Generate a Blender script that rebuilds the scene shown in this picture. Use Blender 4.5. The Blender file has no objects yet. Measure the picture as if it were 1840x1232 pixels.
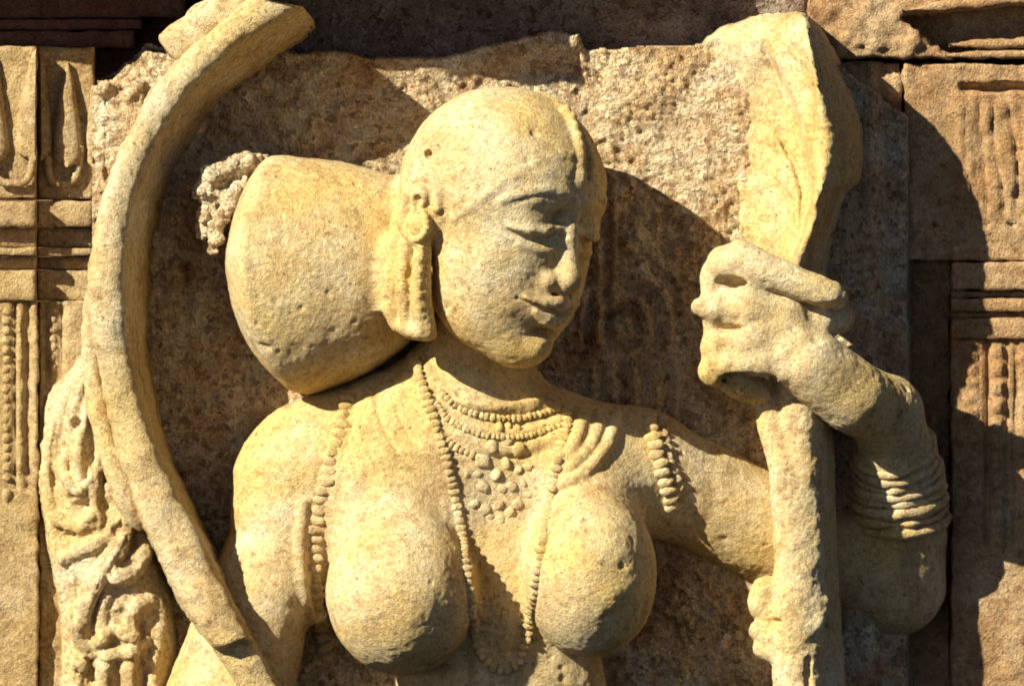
import bpy, bmesh, math, random
import numpy as np
from mathutils import Vector, Matrix

# ------------------------------------------------------------------ camera, sky, sun
S = 0.0006                 # one layout unit (u right, v down, d out of the wall) in metres
Z0 = 2.6                   # height of the middle of the view above ground
scene = bpy.context.scene
def W(u, v, d): return Vector(((u - 920) * S, -d * S, Z0 + (616 - v) * S))

cam_d = bpy.data.cameras.new("camera"); cam = bpy.data.objects.new("camera", cam_d)
scene.collection.objects.link(cam); scene.camera = cam
CAM_DIST = 17.0
cam.location = (0, -CAM_DIST, Z0); cam.rotation_euler = (math.pi / 2, 0, 0)
cam_d.sensor_width = 36; cam_d.lens = 36 * CAM_DIST / (1840 * S); cam_d.clip_end = 200; cam_d.clip_start = 0.5

L = Vector((0.645, 0.555, -0.525)).normalized()     # direction in which the sunlight travels
world = bpy.data.worlds.new("World"); scene.world = world; world.use_nodes = True
nt = world.node_tree; bg = nt.nodes["Background"]
sky = nt.nodes.new("ShaderNodeTexSky"); sky.sky_type = 'NISHITA'; sky.sun_disc = False; sky.air_density = 0.25; sky.dust_density = 0.3; sky.ozone_density = 0.3
sky.sun_elevation = math.asin(-L.z); sky.sun_rotation = math.atan2(-L.x, -L.y)
nt.links.new(sky.outputs[0], bg.inputs[0]); bg.inputs[1].default_value = 0.05
sun_d = bpy.data.lights.new("sun", 'SUN'); sun = bpy.data.objects.new("sun", sun_d)
scene.collection.objects.link(sun); sun_d.energy = 5.0; sun_d.angle = math.radians(0.5); sun_d.color = (1.0, 0.955, 0.79)
sun.rotation_euler = L.to_track_quat('-Z', 'Y').to_euler(); sun.location = (-4, -6, 7)
scene.view_settings.view_transform = 'Standard'; scene.view_settings.look = 'None'
scene.view_settings.exposure = 0.85; scene.view_settings.gamma = 1.0
scene.cycles.use_denoising = True; scene.cycles.max_bounces = 6; scene.cycles.diffuse_bounces = 3; scene.cycles.filter_width = 1.9

rng = random.Random(7); nrng = np.random.RandomState(5)
COL = scene.collection

# ------------------------------------------------------------------ noise
_tab = nrng.rand(65536).astype(np.float32)
def _h(x, y, z): return _tab[(x * 7919 + y * 104729 + z * 15485863) & 65535]
def vnoise(p, sc, seed=0):
    q = p / sc + seed * 17.31; i = np.floor(q).astype(np.int64); f = (q - i); f = f * f * (3 - 2 * f)
    x, y, z = i[:, 0], i[:, 1], i[:, 2]; fx, fy, fz = f[:, 0], f[:, 1], f[:, 2]; r = 0
    for a in (0, 1):
        for b in (0, 1):
            for c in (0, 1):
                r = r + _h(x + a, y + b, z + c) * (fx if a else 1 - fx) * (fy if b else 1 - fy) * (fz if c else 1 - fz)
    return r * 2 - 1
def fbm(p, sc, octs=4, seed=0, gain=.5):
    r = 0; a = 1
    for o in range(octs): r = r + a * vnoise(p, sc, seed + o); sc = sc * .5; a *= gain
    return r
def worley2(u, v, sc, seed=0):
    qx, qy = u / sc, v / sc; ix, iy = np.floor(qx).astype(np.int64), np.floor(qy).astype(np.int64)
    best = np.full(u.shape, 9., np.float32); idv = np.zeros(u.shape, np.float32)
    for a in (-1, 0, 1):
        for b in (-1, 0, 1):
            cx, cy = ix + a, iy + b
            jx, jy = _h(cx, cy, seed + cx * 0), _h(cx, cy, seed + 9 + cx * 0)
            dd = (cx + jx - qx) ** 2 + (cy + jy - qy) ** 2
            m = dd < best; best = np.where(m, dd, best); idv = np.where(m, _h(cx, cy, seed + 21 + cx * 0), idv)
    return np.sqrt(best), idv

# ------------------------------------------------------------------ signed distance modelling
class Field:
    def __init__(s, lo, hi, h):
        s.lo = np.array(lo, float); s.h = h
        s.n = np.ceil((np.array(hi, float) - s.lo) / h).astype(int) + 1
        s.f = np.full(s.n, 80., np.float32)
        s.ax = [(s.lo[i] + h * np.arange(s.n[i])).astype(np.float32) for i in range(3)]
    def _sl(s, lo, hi):
        a = np.clip(np.floor((np.array(lo) - s.lo) / s.h).astype(int), 0, s.n)
        b = np.clip(np.ceil((np.array(hi) - s.lo) / s.h).astype(int) + 1, 0, s.n)
        return tuple(slice(x, y) for x, y in zip(a, b)) if (b > a).all() else None
    def op(s, fn, lo, hi, k=8, mode='add'):
        pad = k + 6
        sl = s._sl(np.array(lo) - pad, np.array(hi) + pad)
        if sl is None: return
        P = (s.ax[0][sl[0]][:, None, None], s.ax[1][sl[1]][None, :, None], s.ax[2][sl[2]][None, None, :])
        g = fn(*P).astype(np.float32); f = s.f[sl]
        if mode == 'add': m = np.minimum(f, g); hh = np.maximum(k - np.abs(f - g), 0) / k; s.f[sl] = m - hh * hh * k * .25
        elif mode == 'sub': g = -g; m = np.maximum(f, g); hh = np.maximum(k - np.abs(f - g), 0) / k; s.f[sl] = m + hh * hh * k * .25
        else: m = np.maximum(f, g); hh = np.maximum(k - np.abs(f - g), 0) / k; s.f[sl] = m + hh * hh * k * .25
    def ell(s, c, r, k=8, mode='add', B=None):
        c = np.array(c, float); r = np.array(r, float); R = r.max() if B is not None else r
        def fn(u, v, d):
            x, y, z = u - c[0], v - c[1], d - c[2]
            if B is not None: x, y, z = (B[i][0] * x + B[i][1] * y + B[i][2] * z for i in range(3))
            k0 = np.sqrt((x / r[0]) ** 2 + (y / r[1]) ** 2 + (z / r[2]) ** 2) + 1e-6
            k1 = np.sqrt((x / r[0] ** 2) ** 2 + (y / r[1] ** 2) ** 2 + (z / r[2] ** 2) ** 2) + 1e-6
            return k0 * (k0 - 1) / k1
        s.op(fn, c - R, c + R, k, mode)
    def cap(s, a, b, ra, rb, k=8, mode='add', flat=1.0):
        a = np.array(a, float); b = np.array(b, float); ab = (b - a) * [1, 1, 1 / flat]; L2 = max((ab ** 2).sum(), 1e-6); rm = max(ra, rb)
        def fn(u, v, d):
            x, y, z = u - a[0], v - a[1], (d - a[2]) / flat
            t = np.clip((x * ab[0] + y * ab[1] + z * ab[2]) / L2, 0, 1)
            return (np.sqrt((x - t * ab[0]) ** 2 + (y - t * ab[1]) ** 2 + (z - t * ab[2]) ** 2) - (ra + (rb - ra) * t)) * min(1, flat)
        s.op(fn, np.minimum(a, b) - rm * max(1, flat), np.maximum(a, b) + rm * max(1, flat), k, mode)
    def chain(s, pts, k=8, mode='add', flat=1.0, kk=2):
        # pts: (u,v,d,r); own field first so that joints do not swell
        P = np.array(pts, float); rm = P[:, 3].max() * max(1, flat)
        lo, hi = P[:, :3].min(0) - rm, P[:, :3].max(0) + rm
        def fn(u, v, d):
            g = None
            for p, q in zip(P[:-1], P[1:]):
                ab = (q[:3] - p[:3]) * [1, 1, 1 / flat]; L2 = max((ab ** 2).sum(), 1e-6)
                x, y, z = u - p[0], v - p[1], (d - p[2]) / flat
                t = np.clip((x * ab[0] + y * ab[1] + z * ab[2]) / L2, 0, 1)
                e = (np.sqrt((x - t * ab[0]) ** 2 + (y - t * ab[1]) ** 2 + (z - t * ab[2]) ** 2) - (p[3] + (q[3] - p[3]) * t)) * min(1, flat)
                g = e if g is None else np.minimum(g, e)
            return g
        s.op(fn, lo, hi, k, mode)
    def surf(s, u, v, default=0.):
        i = int(round((u - s.lo[0]) / s.h)); j = int(round((v - s.lo[1]) / s.h))
        if not (0 <= i < s.n[0] and 0 <= j < s.n[1]): return default
        c = s.f[i, j]; w = np.nonzero(c < 0)[0]
        if len(w) == 0: return default
        m = w[-1]; f0 = c[m]; f1 = c[m + 1] if m + 1 < len(c) else 1.
        return float(s.lo[2] + s.h * (m + f0 / (f0 - f1 + 1e-9)))
    def mesh(s):
        f = s.f; f[0] = np.maximum(f[0], .5); f[-1] = np.maximum(f[-1], .5); f[:, 0] = np.maximum(f[:, 0], .5); f[:, -1] = np.maximum(f[:, -1], .5)
        f[:, :, 0] = np.maximum(f[:, :, 0], .5); f[:, :, -1] = np.maximum(f[:, :, -1], .5)
        ins = f < 0
        c = ins[:-1, :-1, :-1].astype(np.uint8)
        for a, b, e in ((1,0,0),(0,1,0),(0,0,1),(1,1,0),(1,0,1),(0,1,1),(1,1,1)):
            c += ins[a:ins.shape[0]-1+a, b:ins.shape[1]-1+b, e:ins.shape[2]-1+e]
        I, J, K = np.nonzero((c > 0) & (c < 8)); idx = np.full(c.shape, -1, np.int32); idx[I, J, K] = np.arange(len(I))
        acc = np.zeros((len(I), 3)); cnt = np.zeros(len(I))
        off = [(a, b, e) for a in (0,1) for b in (0,1) for e in (0,1)]
        for p in off:
            for ax in range(3):
                if p[ax]: continue
                q = list(p); q[ax] = 1
                fa = f[I+p[0], J+p[1], K+p[2]]; fb = f[I+q[0], J+q[1], K+q[2]]
                m = (fa < 0) != (fb < 0); t = np.where(m, fa / np.where(m, fa - fb, 1), 0)
                pt = np.tile(np.array(p, float), (len(I), 1)); pt[:, ax] = t
                acc[m] += pt[m]; cnt[m] += 1
        V = s.lo + s.h * (np.stack([I, J, K], 1) + acc / cnt[:, None])
        Q = []
        for ax in range(3):
            sl0 = [slice(None)] * 3; sl1 = [slice(None)] * 3; sl0[ax] = slice(0, -1); sl1[ax] = slice(1, None)
            A, B = ins[tuple(sl0)], ins[tuple(sl1)]; E = np.stack(np.nonzero(A != B), 1)
            o = [i for i in range(3) if i != ax]
            E = E[(E[:, o[0]] > 0) & (E[:, o[1]] > 0)]
            flip = A[E[:, 0], E[:, 1], E[:, 2]]
            e1 = np.zeros(3, int); e1[o[0]] = 1; e2 = np.zeros(3, int); e2[o[1]] = 1
            g = lambda X: idx[X[:, 0], X[:, 1], X[:, 2]]
            q = np.stack([g(E), g(E - e1), g(E - e1 - e2), g(E - e2)], 1)
            if ax == 1: flip = ~flip
            q[flip] = q[flip][:, ::-1]; Q.append(q)
        return V, np.concatenate(Q)

def vnormals(V, Q):
    n = np.cross(V[Q[:, 2]] - V[Q[:, 0]], V[Q[:, 3]] - V[Q[:, 1]]); N = np.zeros_like(V)
    for i in range(4): np.add.at(N, Q[:, i], n)
    return N / (np.linalg.norm(N, axis=1, keepdims=True) + 1e-9)

# ------------------------------------------------------------------ materials
def stone(name, light, mid, dark, patch, grain=1.0, bump=.6, fleck=.5, patch_amt=.5, rough_scale=1.0):
    m = bpy.data.materials.new(name); m.use_nodes = True; t = m.node_tree; N = t.nodes; Lk = t.links
    bs = N["Principled BSDF"]; bs.inputs["Roughness"].default_value = .85; bs.inputs["Specular IOR Level"].default_value = .25
    geo = N.new("ShaderNodeNewGeometry"); pos = geo.outputs["Position"]
    def noise(sc, det=4, ro=.6):
        n = N.new("ShaderNodeTexNoise"); n.inputs["Scale"].default_value = sc; n.inputs["Detail"].default_value = det; n.inputs["Roughness"].default_value = ro
        Lk.new(pos, n.inputs["Vector"]); return n.outputs["Fac"]
    def ramp(x, stops):
        r = N.new("ShaderNodeValToRGB"); e = r.color_ramp.elements
        while len(e) < len(stops): e.new(.5)
        for el, (p, c) in zip(e, stops): el.position = p; el.color = (*c, 1) if len(c) == 3 else c
        Lk.new(x, r.inputs[0]); return r.outputs["Color"]
    def mix(fac, a, b, typ='MIX'):
        x = N.new("ShaderNodeMix"); x.data_type = 'RGBA'; x.blend_type = typ
        if isinstance(fac, float): x.inputs["Factor"].default_value = fac
        else: Lk.new(fac, x.inputs["Factor"])
        for s_, y in ((x.inputs[6], a), (x.inputs[7], b)):
            if isinstance(y, tuple): s_.default_value = (*y, 1)
            else: Lk.new(y, s_)
        return x.outputs[2]
    base = ramp(noise(16, 6, .65), [(.30, dark), (.46, mid), (.66, light)])
    pm = ramp(noise(6, 5, .6), [(.46, (0, 0, 0)), (.60, (patch_amt,) * 3)])
    col = mix(pm, base, patch)
    vo = N.new("ShaderNodeTexVoronoi"); vo.inputs["Scale"].default_value = 240 / grain; 
    dn = N.new("ShaderNodeTexNoise"); dn.inputs["Scale"].default_value = 260 / grain; dn.inputs["Detail"].default_value = 3; Lk.new(pos, dn.inputs["Vector"])
    ma = N.new("ShaderNodeVectorMath"); ma.operation = 'MULTIPLY_ADD'; Lk.new(dn.outputs["Color"], ma.inputs[0]); ma.inputs[1].default_value = (.011 * grain,) * 3; Lk.new(pos, ma.inputs[2])
    Lk.new(ma.outputs[0], vo.inputs["Vector"])
    sep = N.new("ShaderNodeSeparateColor"); Lk.new(vo.outputs["Color"], sep.inputs[0])
    fl = ramp(sep.outputs[0], [(0, (.45, .36, .30)), (.25, (.80, .75, .70)), (.55, (1, 1, 1)), (.85, (1.0, 1.0, .98)), (1.0, (1.3, 1.28, 1.22))])
    col = mix(fleck, col, fl, 'MULTIPLY')
    g = ramp(noise(520 / grain, 3, .7), [(.32, (.50, .44, .40)), (.52, (1, 1, 1)), (.75, (1.12, 1.1, 1.06))])
    col = mix(min(1., fleck * 1.1), col, g, 'MULTIPLY')
    st = ramp(noise(60, 5, .7), [(.30, (.62, .50, .40)), (.45, (1, 1, 1))])
    col = mix(.6, col, st, 'MULTIPLY')
    mp = N.new("ShaderNodeMapping"); mp.inputs["Scale"].default_value = (1, 1, .16); Lk.new(pos, mp.inputs["Vector"])
    sn = N.new("ShaderNodeTexNoise"); sn.inputs["Scale"].default_value = 30; sn.inputs["Detail"].default_value = 6; sn.inputs["Roughness"].default_value = .65; Lk.new(mp.outputs[0], sn.inputs["Vector"])
    col = mix(.55, col, ramp(sn.outputs["Fac"], [(.34, (.55, .47, .40)), (.47, (1, 1, 1))]), 'MULTIPLY')
    pit = ramp(noise(150, 2, .5), [(.27, (.30, .20, .14)), (.33, (1, 1, 1))])
    col = mix(.7, col, pit, 'MULTIPLY')
    Lk.new(col, bs.inputs["Base Color"])
    a1 = N.new("ShaderNodeMath"); a1.operation = 'MULTIPLY_ADD'; Lk.new(noise(480 / grain, 4, .75), a1.inputs[0]); a1.inputs[1].default_value = 1.6
    Lk.new(vo.outputs["Distance"], a1.inputs[2])
    bp = N.new("ShaderNodeBump"); bp.inputs["Strength"].default_value = bump; bp.inputs["Distance"].default_value = .0030 * grain
    Lk.new(a1.outputs[0], bp.inputs["Height"]); Lk.new(bp.outputs[0], bs.inputs["Normal"])
    return m
M_FIG  = stone("figure_stone", (.75, .63, .40), (.67, .50, .255), (.56, .375, .17), (.71, .495, .17), .9, .55, .55, .8)
M_BOW  = stone("bow_stone", (.74, .62, .41), (.65, .49, .265), (.52, .34, .155), (.67, .48, .18), .9, .6, .65, .6)
M_SLAB = stone("slab_stone", (.95, .85, .61), (.81, .60, .35), (.48, .24, .095), (.76, .47, .18), 1.5, .9, .95, .35)
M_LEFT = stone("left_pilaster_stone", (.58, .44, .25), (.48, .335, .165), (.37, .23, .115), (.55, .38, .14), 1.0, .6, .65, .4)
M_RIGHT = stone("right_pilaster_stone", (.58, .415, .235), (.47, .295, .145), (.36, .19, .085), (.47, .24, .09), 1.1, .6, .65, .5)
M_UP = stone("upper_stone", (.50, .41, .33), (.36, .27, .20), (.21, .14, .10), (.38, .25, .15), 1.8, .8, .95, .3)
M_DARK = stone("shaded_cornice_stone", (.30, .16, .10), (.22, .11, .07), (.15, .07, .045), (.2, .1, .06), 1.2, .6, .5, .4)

# ------------------------------------------------------------------ object helpers
def tag(o, label, cat, group=None, kind=None):
    if label: o["label"] = label
    if cat: o["category"] = cat; o["kind"] = "thing"
    if group: o["group"] = group
    if kind: o["kind"] = kind
    return o
def empty(name, loc, label, cat, group=None):
    o = bpy.data.objects.new(name, None); o.empty_display_size = .05; COL.objects.link(o); o.location = loc
    return tag(o, label, cat, group)
def add_mesh(name, V, F, mat, parent=None, smooth=True, origin=None):
    """V in (u,v,d) layout units."""
    V = np.asarray(V, float)
    X = np.stack([(V[:, 0] - 920) * S, -V[:, 2] * S, Z0 + (616 - V[:, 1]) * S], 1)
    if origin is None: o0 = np.array([X[:, 0].mean(), X[:, 1].max(), X[:, 2].min()])
    else: o0 = np.array(origin)
    me = bpy.data.meshes.new(name)
    if isinstance(F, np.ndarray):
        k = F.shape[1]; me.vertices.add(len(X)); me.vertices.foreach_set("co", (X - o0).astype(np.float32).ravel())
        me.loops.add(F.size); me.loops.foreach_set("vertex_index", F.astype(np.int32).ravel())
        me.polygons.add(len(F)); me.polygons.foreach_set("loop_start", np.arange(0, F.size, k, dtype=np.int32))
        me.update(calc_edges=True); me.validate()
    else: me.from_pydata([tuple(x) for x in X - o0], [], F)
    me.materials.append(mat)
    if smooth: me.polygons.foreach_set("use_smooth", np.ones(len(me.polygons), bool))
    me.update()
    o = bpy.data.objects.new(name, me); COL.objects.link(o); o.location = o0
    if parent: link(o, parent)
    return o
_depth_loc = {}
def wloc(o): return o.location + (wloc(o.parent) if o.parent else Vector((0, 0, 0)))
def link(o, p):
    o.location = o.location - wloc(p); o.parent = p
def catmull(P, n):
    P = np.array(P, float); out = []
    Q = np.vstack([2 * P[0] - P[1], P, 2 * P[-1] - P[-2]])
    for i in range(1, len(Q) - 2):
        for t in np.linspace(0, 1, n, endpoint=False):
            a, b, c, d = Q[i-1], Q[i], Q[i+1], Q[i+2]
            out.append(.5 * (2*b + (c-a)*t + (2*a-5*b+4*c-d)*t*t + (3*b-a-3*c+d)*t**3))
    out.append(P[-1]); return np.array(out)
def even(P, step):
    P = np.array(P, float); s = np.r_[0, np.cumsum(np.linalg.norm(np.diff(P, axis=0), axis=1))]
    n = max(2, int(round(s[-1] / step)) + 1); t = np.linspace(0, s[-1], n)
    return np.stack([np.interp(t, s, P[:, i]) for i in range(P.shape[1])], 1)
def roughen(V, N, amp, sc, seed=0, octs=3):
    return V + N * (fbm(V, sc, octs, seed) * amp)[:, None]
def grid_faces(nr, nc, closed=False, flip=False):
    i = np.arange(nr - 1)[:, None]; j = np.arange(nc if closed else nc - 1)[None, :]
    a = i * nc + j; b = i * nc + (j + 1) % nc; F = np.stack([a, b, b + nc, a + nc], -1).reshape(-1, 4)
    return F[:, ::-1] if flip else F
def loft(name, rows, mat, parent=None, amp=2.5, sc=30, seed=0, caps=True, flip=False, micro=1.2):
    """rows: (stations, points, 3) open profile running left base -> front -> right base; closed behind."""
    R = np.array(rows); nr, nc = R.shape[:2]; V = R.reshape(-1, 3); F = grid_faces(nr, nc, flip=flip)
    N = vnormals(V, F)
    if N[:, 2].mean() < 0: F = F[:, ::-1]; N = -N
    V = roughen(V, N, amp, sc, seed); V = roughen(V, N, micro, 8, seed + 5, 2)
    o = add_mesh(name, V, F, mat, parent)
    if caps:
        me = o.data; bm = bmesh.new(); bm.from_mesh(me); bm.edges.ensure_lookup_table()
        bmesh.ops.holes_fill(bm, edges=[e for e in bm.edges if e.is_boundary], sides=0); bm.to_mesh(me); bm.free()
    return o
def box_part(name, u0, u1, v0, v1, d0, d1, mat, parent=None, bev=6, amp=1.6, step=9, seed=None, shape=None):
    """Worn block: dense front/side skin as one height sheet wrapped over the edges."""
    seed = rng.randrange(999) if seed is None else seed
    nu = max(3, int((u1 - u0) / step)); nv = max(3, int((v1 - v0) / step))
    us = np.r_[u0, u0, np.linspace(u0 + bev * .3, u1 - bev * .3, nu), u1, u1]; vs = np.r_[v0, v0, np.linspace(v0 + bev * .3, v1 - bev * .3, nv), v1, v1]
    U, Vv = np.meshgrid(us, vs); D = np.full(U.shape, float(d1)); ii = np.arange(len(us)); jj = np.arange(len(vs))
    ei = np.minimum(ii, len(us) - 1 - ii)[None, :] + 0 * U; ej = np.minimum(jj, len(vs) - 1 - jj)[:, None] + 0 * U
    e = np.minimum(ei, ej); D = np.where(e == 0, d0, np.where(e == 1, d1 - bev, d1))
    if shape is not None: D = np.where(e >= 1, D + shape(U, Vv), D)
    V = np.stack([U, Vv, D], -1).reshape(-1, 3); F = grid_faces(len(vs), len(us))
    N = vnormals(V, F)
    if N[:, 2].mean() < 0: F = F[:, ::-1]; N = -N
    e = e.ravel(); m = (e > 0)
    V2 = roughen(V, N, amp, 26, seed, 4); V[m] = V2[m]
    return add_mesh(name, V, F, mat, parent)
def skin(fld, amp, sc, seed, micro=.8):
    V, Q = fld.mesh(); N = vnormals(V, Q)
    if (N * (V - V.mean(0))).sum() < 0: Q = Q[:, ::-1]; N = -N
    V = roughen(V, N, amp, sc, seed, 4); V = roughen(V, N, micro, 7, seed + 3, 2)
    return V, Q
def sub_mesh(V, Q, mask):
    q = Q[mask]; u, inv = np.unique(q, return_inverse=True); return V[u], inv.reshape(q.shape)
# ------------------------------------------------------------------ wall behind
core = add_mesh("wall_core", [(-900,-700,-330),(2700,-700,-330),(2700,2000,-330),(-900,2000,-330),(-900,-700,-420),(2700,-700,-420),(2700,2000,-420),(-900,2000,-420)],
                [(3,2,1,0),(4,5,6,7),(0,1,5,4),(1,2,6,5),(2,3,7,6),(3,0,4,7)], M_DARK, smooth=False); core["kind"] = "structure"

# carved slab: rough pebbly ground of the relief with a broken top edge
def sstep(a, b, x): t = np.clip((x - a) / (b - a), 0, 1); return t * t * (3 - 2 * t)
h = 3.4; us = np.arange(166, 1646, h); vs = np.arange(-6, 1300, h); U, Vv = np.meshgrid(us, vs)
P3 = np.stack([U.ravel(), Vv.ravel(), 0 * U.ravel()], 1)
top = np.interp(U, [166,200,260,560,640,720,800,860,940,990,1040,1052,1100,1200,1260,1330,1400,1440,1500,1560,1646], [150,140,90,92,98,100,96,88,64,56,60,94,88,82,75,50,30,36,108,150,215])
top = top + fbm(P3, 40, 4, 11).reshape(U.shape) * 7
w1, i1 = worley2(U + 6 * vnoise(P3, 20, 3).reshape(U.shape), Vv + 6 * vnoise(P3, 20, 4).reshape(U.shape), 14, 1)
w2, i2 = worley2(U, Vv, 9, 2)
H = fbm(P3, 120, 4, 2).reshape(U.shape) * 12 + (np.sqrt(np.maximum(0, 1 - w1 * w1)) * (.7 + .5 * i1) - .6) * 8 + (1 - w2) * 3 + fbm(P3, 14, 3, 8).reshape(U.shape) * 4
smooth_lip = sstep(70, 20, Vv - top) * sstep(520, 600, U) * sstep(1060, 1030, U)
H = H * (1 - .75 * smooth_lip) + 22 * smooth_lip
# worn curls and pleats carved beside the neck
cu = sstep(1030, 1060, U) * sstep(1235, 1200, U); H += cu * sstep(640, 660, Vv) * sstep(770, 730, Vv) * 9 * np.sin(U / 6.2 + np.sin(Vv / 40) * .6)
cc = cu * sstep(470, 520, Vv) * sstep(640, 610, Vv); rr = np.hypot(U - 1120, (Vv - 590) * .8); H += cc * 9 * np.sin(rr / 6.)
H += sstep(1030, 1046, U) * sstep(1112, 1100, U) * sstep(300, 340, Vv) * sstep(640, 600, Vv) * 8 * np.sin(U / 5.)
H = np.where(Vv < top, -140, H); H = H - 150 * sstep(10, 0, Vv - top) * 0
H = np.where(np.abs(Vv - top) < h * .8, H - 14, H)
H = H - 45 * sstep(1560, 1600, U) - 110 * sstep(1628, 1646, U)
Vt = np.stack([U, Vv, H], -1).reshape(-1, 3)
keep = (Vv > top - 8)
F = grid_faces(len(vs), len(us)); F = F[keep.ravel()[F].any(1)]
if vnormals(Vt, F)[:, 2].mean() < 0: F = F[:, ::-1]
used, inv = np.unique(F, return_inverse=True)
slab = add_mesh("relief_slab", Vt[used], inv.reshape(F.shape), M_SLAB)
tag(slab, "rough pebbly stone slab with a broken top edge behind the carved woman", "slab")

# stones above the slab
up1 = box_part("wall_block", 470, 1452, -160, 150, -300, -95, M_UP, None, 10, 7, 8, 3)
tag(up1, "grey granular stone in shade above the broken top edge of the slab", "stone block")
over = box_part("cornice", 330, 816, -330, -42, -300, 205, M_RIGHT, None, 14, 5, 16, 5)
over2 = box_part("cornice", 820, 1180, -330, -42, -300, 70, M_RIGHT, None, 14, 5, 16, 6)
tag(over2, "lower overhanging stone above the right part of the slab", "cornice")
tag(over, "overhanging cornice stone above the bow's top and the slab", "cornice")

# ------------------------------------------------------------------ pilaster on the left
lp = empty("pilaster", W(40, 1300, -40), "tan pilaster with pointed petals, stepped bands and a bead string left of the bow", "pilaster")
def lfront(name, v0, v1, o, bev=6, amp=2, shape=None):
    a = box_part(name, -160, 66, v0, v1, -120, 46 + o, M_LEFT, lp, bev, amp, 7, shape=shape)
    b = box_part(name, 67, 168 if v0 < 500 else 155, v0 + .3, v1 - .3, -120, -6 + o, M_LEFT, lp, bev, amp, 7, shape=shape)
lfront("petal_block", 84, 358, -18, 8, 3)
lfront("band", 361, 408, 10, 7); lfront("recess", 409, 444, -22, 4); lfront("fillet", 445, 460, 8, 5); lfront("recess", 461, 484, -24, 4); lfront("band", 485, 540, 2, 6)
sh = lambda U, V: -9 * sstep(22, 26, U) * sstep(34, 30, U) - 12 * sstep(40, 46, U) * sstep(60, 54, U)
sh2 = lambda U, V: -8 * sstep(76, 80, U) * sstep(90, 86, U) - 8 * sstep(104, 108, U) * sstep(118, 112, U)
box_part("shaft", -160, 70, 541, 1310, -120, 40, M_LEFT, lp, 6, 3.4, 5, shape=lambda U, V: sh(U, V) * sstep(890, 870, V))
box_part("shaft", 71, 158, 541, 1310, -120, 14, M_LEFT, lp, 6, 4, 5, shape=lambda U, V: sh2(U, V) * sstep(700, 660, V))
def petal(cu, v0, v1, w, d, tall=20, x0=-1, x1=1):
    rows = []
    for t in np.linspace(0, 1, 22):
        v = v0 + (v1 - v0) * t; hw = w * min(1., (t * 1.25) ** .62) * (1 if t < .88 else math.sqrt(max(0.02, 1 - ((t - .88) / .12) ** 2)))
        rows.append([(cu + hw * x, v, d + tall * (1 - .35 * abs(x) ** 2 - .65 * abs(x) ** 8) * (.45 + .55 * min(1, t * 3)) - (6 if abs(x) >= 1 else 0)) for x in np.linspace(x0, x1, 11)])
    return loft("petal", rows, M_LEFT, lp, 2, 20, int(cu) % 50 + 3, caps=False, micro=.8)
petal(-16, 82, 296, 36, 27, 22); petal(66, 86, 288, 40, 27, 20, -1, -.06); petal(72, 100, 288, 24, -25, 18, .1, 1); petal(121, 112, 300, 29, -25, 28); petal(166, 150, 300, 14, -27, 14, -1, 0)
def ushape(pts, r, d):
    Q = catmull(pts, 8); return Q
rest_rims = [([(-6,262),(-4,318),(20,330),(48,326),(58,300),(60,268)], 26), ([(84,280),(92,322),(114,330),(134,320),(142,288),(144,262)], -26)]

# cornice with thin ledges in deep shade above it
lc = empty("cornice", W(60, 80, -300), "dark red-brown cornice in deep shade above the left pilaster", "cornice")
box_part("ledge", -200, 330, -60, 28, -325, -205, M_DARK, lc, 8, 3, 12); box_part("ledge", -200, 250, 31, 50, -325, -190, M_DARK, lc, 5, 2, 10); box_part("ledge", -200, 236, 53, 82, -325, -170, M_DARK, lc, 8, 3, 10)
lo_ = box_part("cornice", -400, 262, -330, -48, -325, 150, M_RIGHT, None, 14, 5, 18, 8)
tag(lo_, "overhanging cornice stone above the left pilaster", "cornice")

# ------------------------------------------------------------------ stones and pilaster on the right
def edge_noise(seed, a): return lambda U, V: a * fbm(np.stack([U.ravel(), V.ravel(), 0 * U.ravel()], 1), 34, 4, seed).reshape(U.shape)
def cutc(U, V): return edge_noise(3, 7)(U, V) - 120 * sstep(0, 5, (U - 1622) * .72 + 36 - V) * sstep(24, 30, V + (U - 1622) * .06) * sstep(1618, 1626, U)
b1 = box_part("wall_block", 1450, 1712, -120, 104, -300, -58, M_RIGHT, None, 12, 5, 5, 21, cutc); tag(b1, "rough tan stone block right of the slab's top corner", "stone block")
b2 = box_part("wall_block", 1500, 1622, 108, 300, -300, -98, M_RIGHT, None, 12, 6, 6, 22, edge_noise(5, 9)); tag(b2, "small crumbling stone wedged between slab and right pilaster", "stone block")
rc = empty("cornice", W(1800, 110, -200), "weathered cornice with a dark groove and thin ledges at the top right corner", "cornice")
def lip(v0, v1, d, bow_=0, u0=1640, name="ledge", thick=16):
    rows = []
    for t in np.linspace(0, 1, 40):
        u = u0 + (1990 - u0) * t; dv = -bow_ * math.sin(min(1, t * 1.3) * math.pi / 2); g = min(1, .15 + t * 4)
        a, b = (v0 + v1) / 2 + dv, (v1 - v0) / 2 * g
        rows.append([(u, a - b, -290), (u, a - b, d - thick), (u, a - b * .7, d - 3), (u, a, d), (u, a + b * .7, d - 3), (u, a + b, d - thick), (u, a + b, -290)])
    return loft(name, rows, M_RIGHT, rc, 2.5, 24, int(v0) % 40, micro=1)
lip(-90, -2, -52, 14, 1600, "moulding", 30); lip(8, 30, -40, 22, 1622, "lip"); lip(70, 90, -62, 5, 1708); lip(92, 106, -58, 3, 1700)
box_part("groove_back", 1700, 1990, -20, 104, -320, -170, M_RIGHT, rc, 6, 3, 14)
rp = empty("pilaster", W(1800, 1300, -200), "tan pilaster with drapery folds, stepped bands and carved strips on the right", "pilaster")
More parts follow.
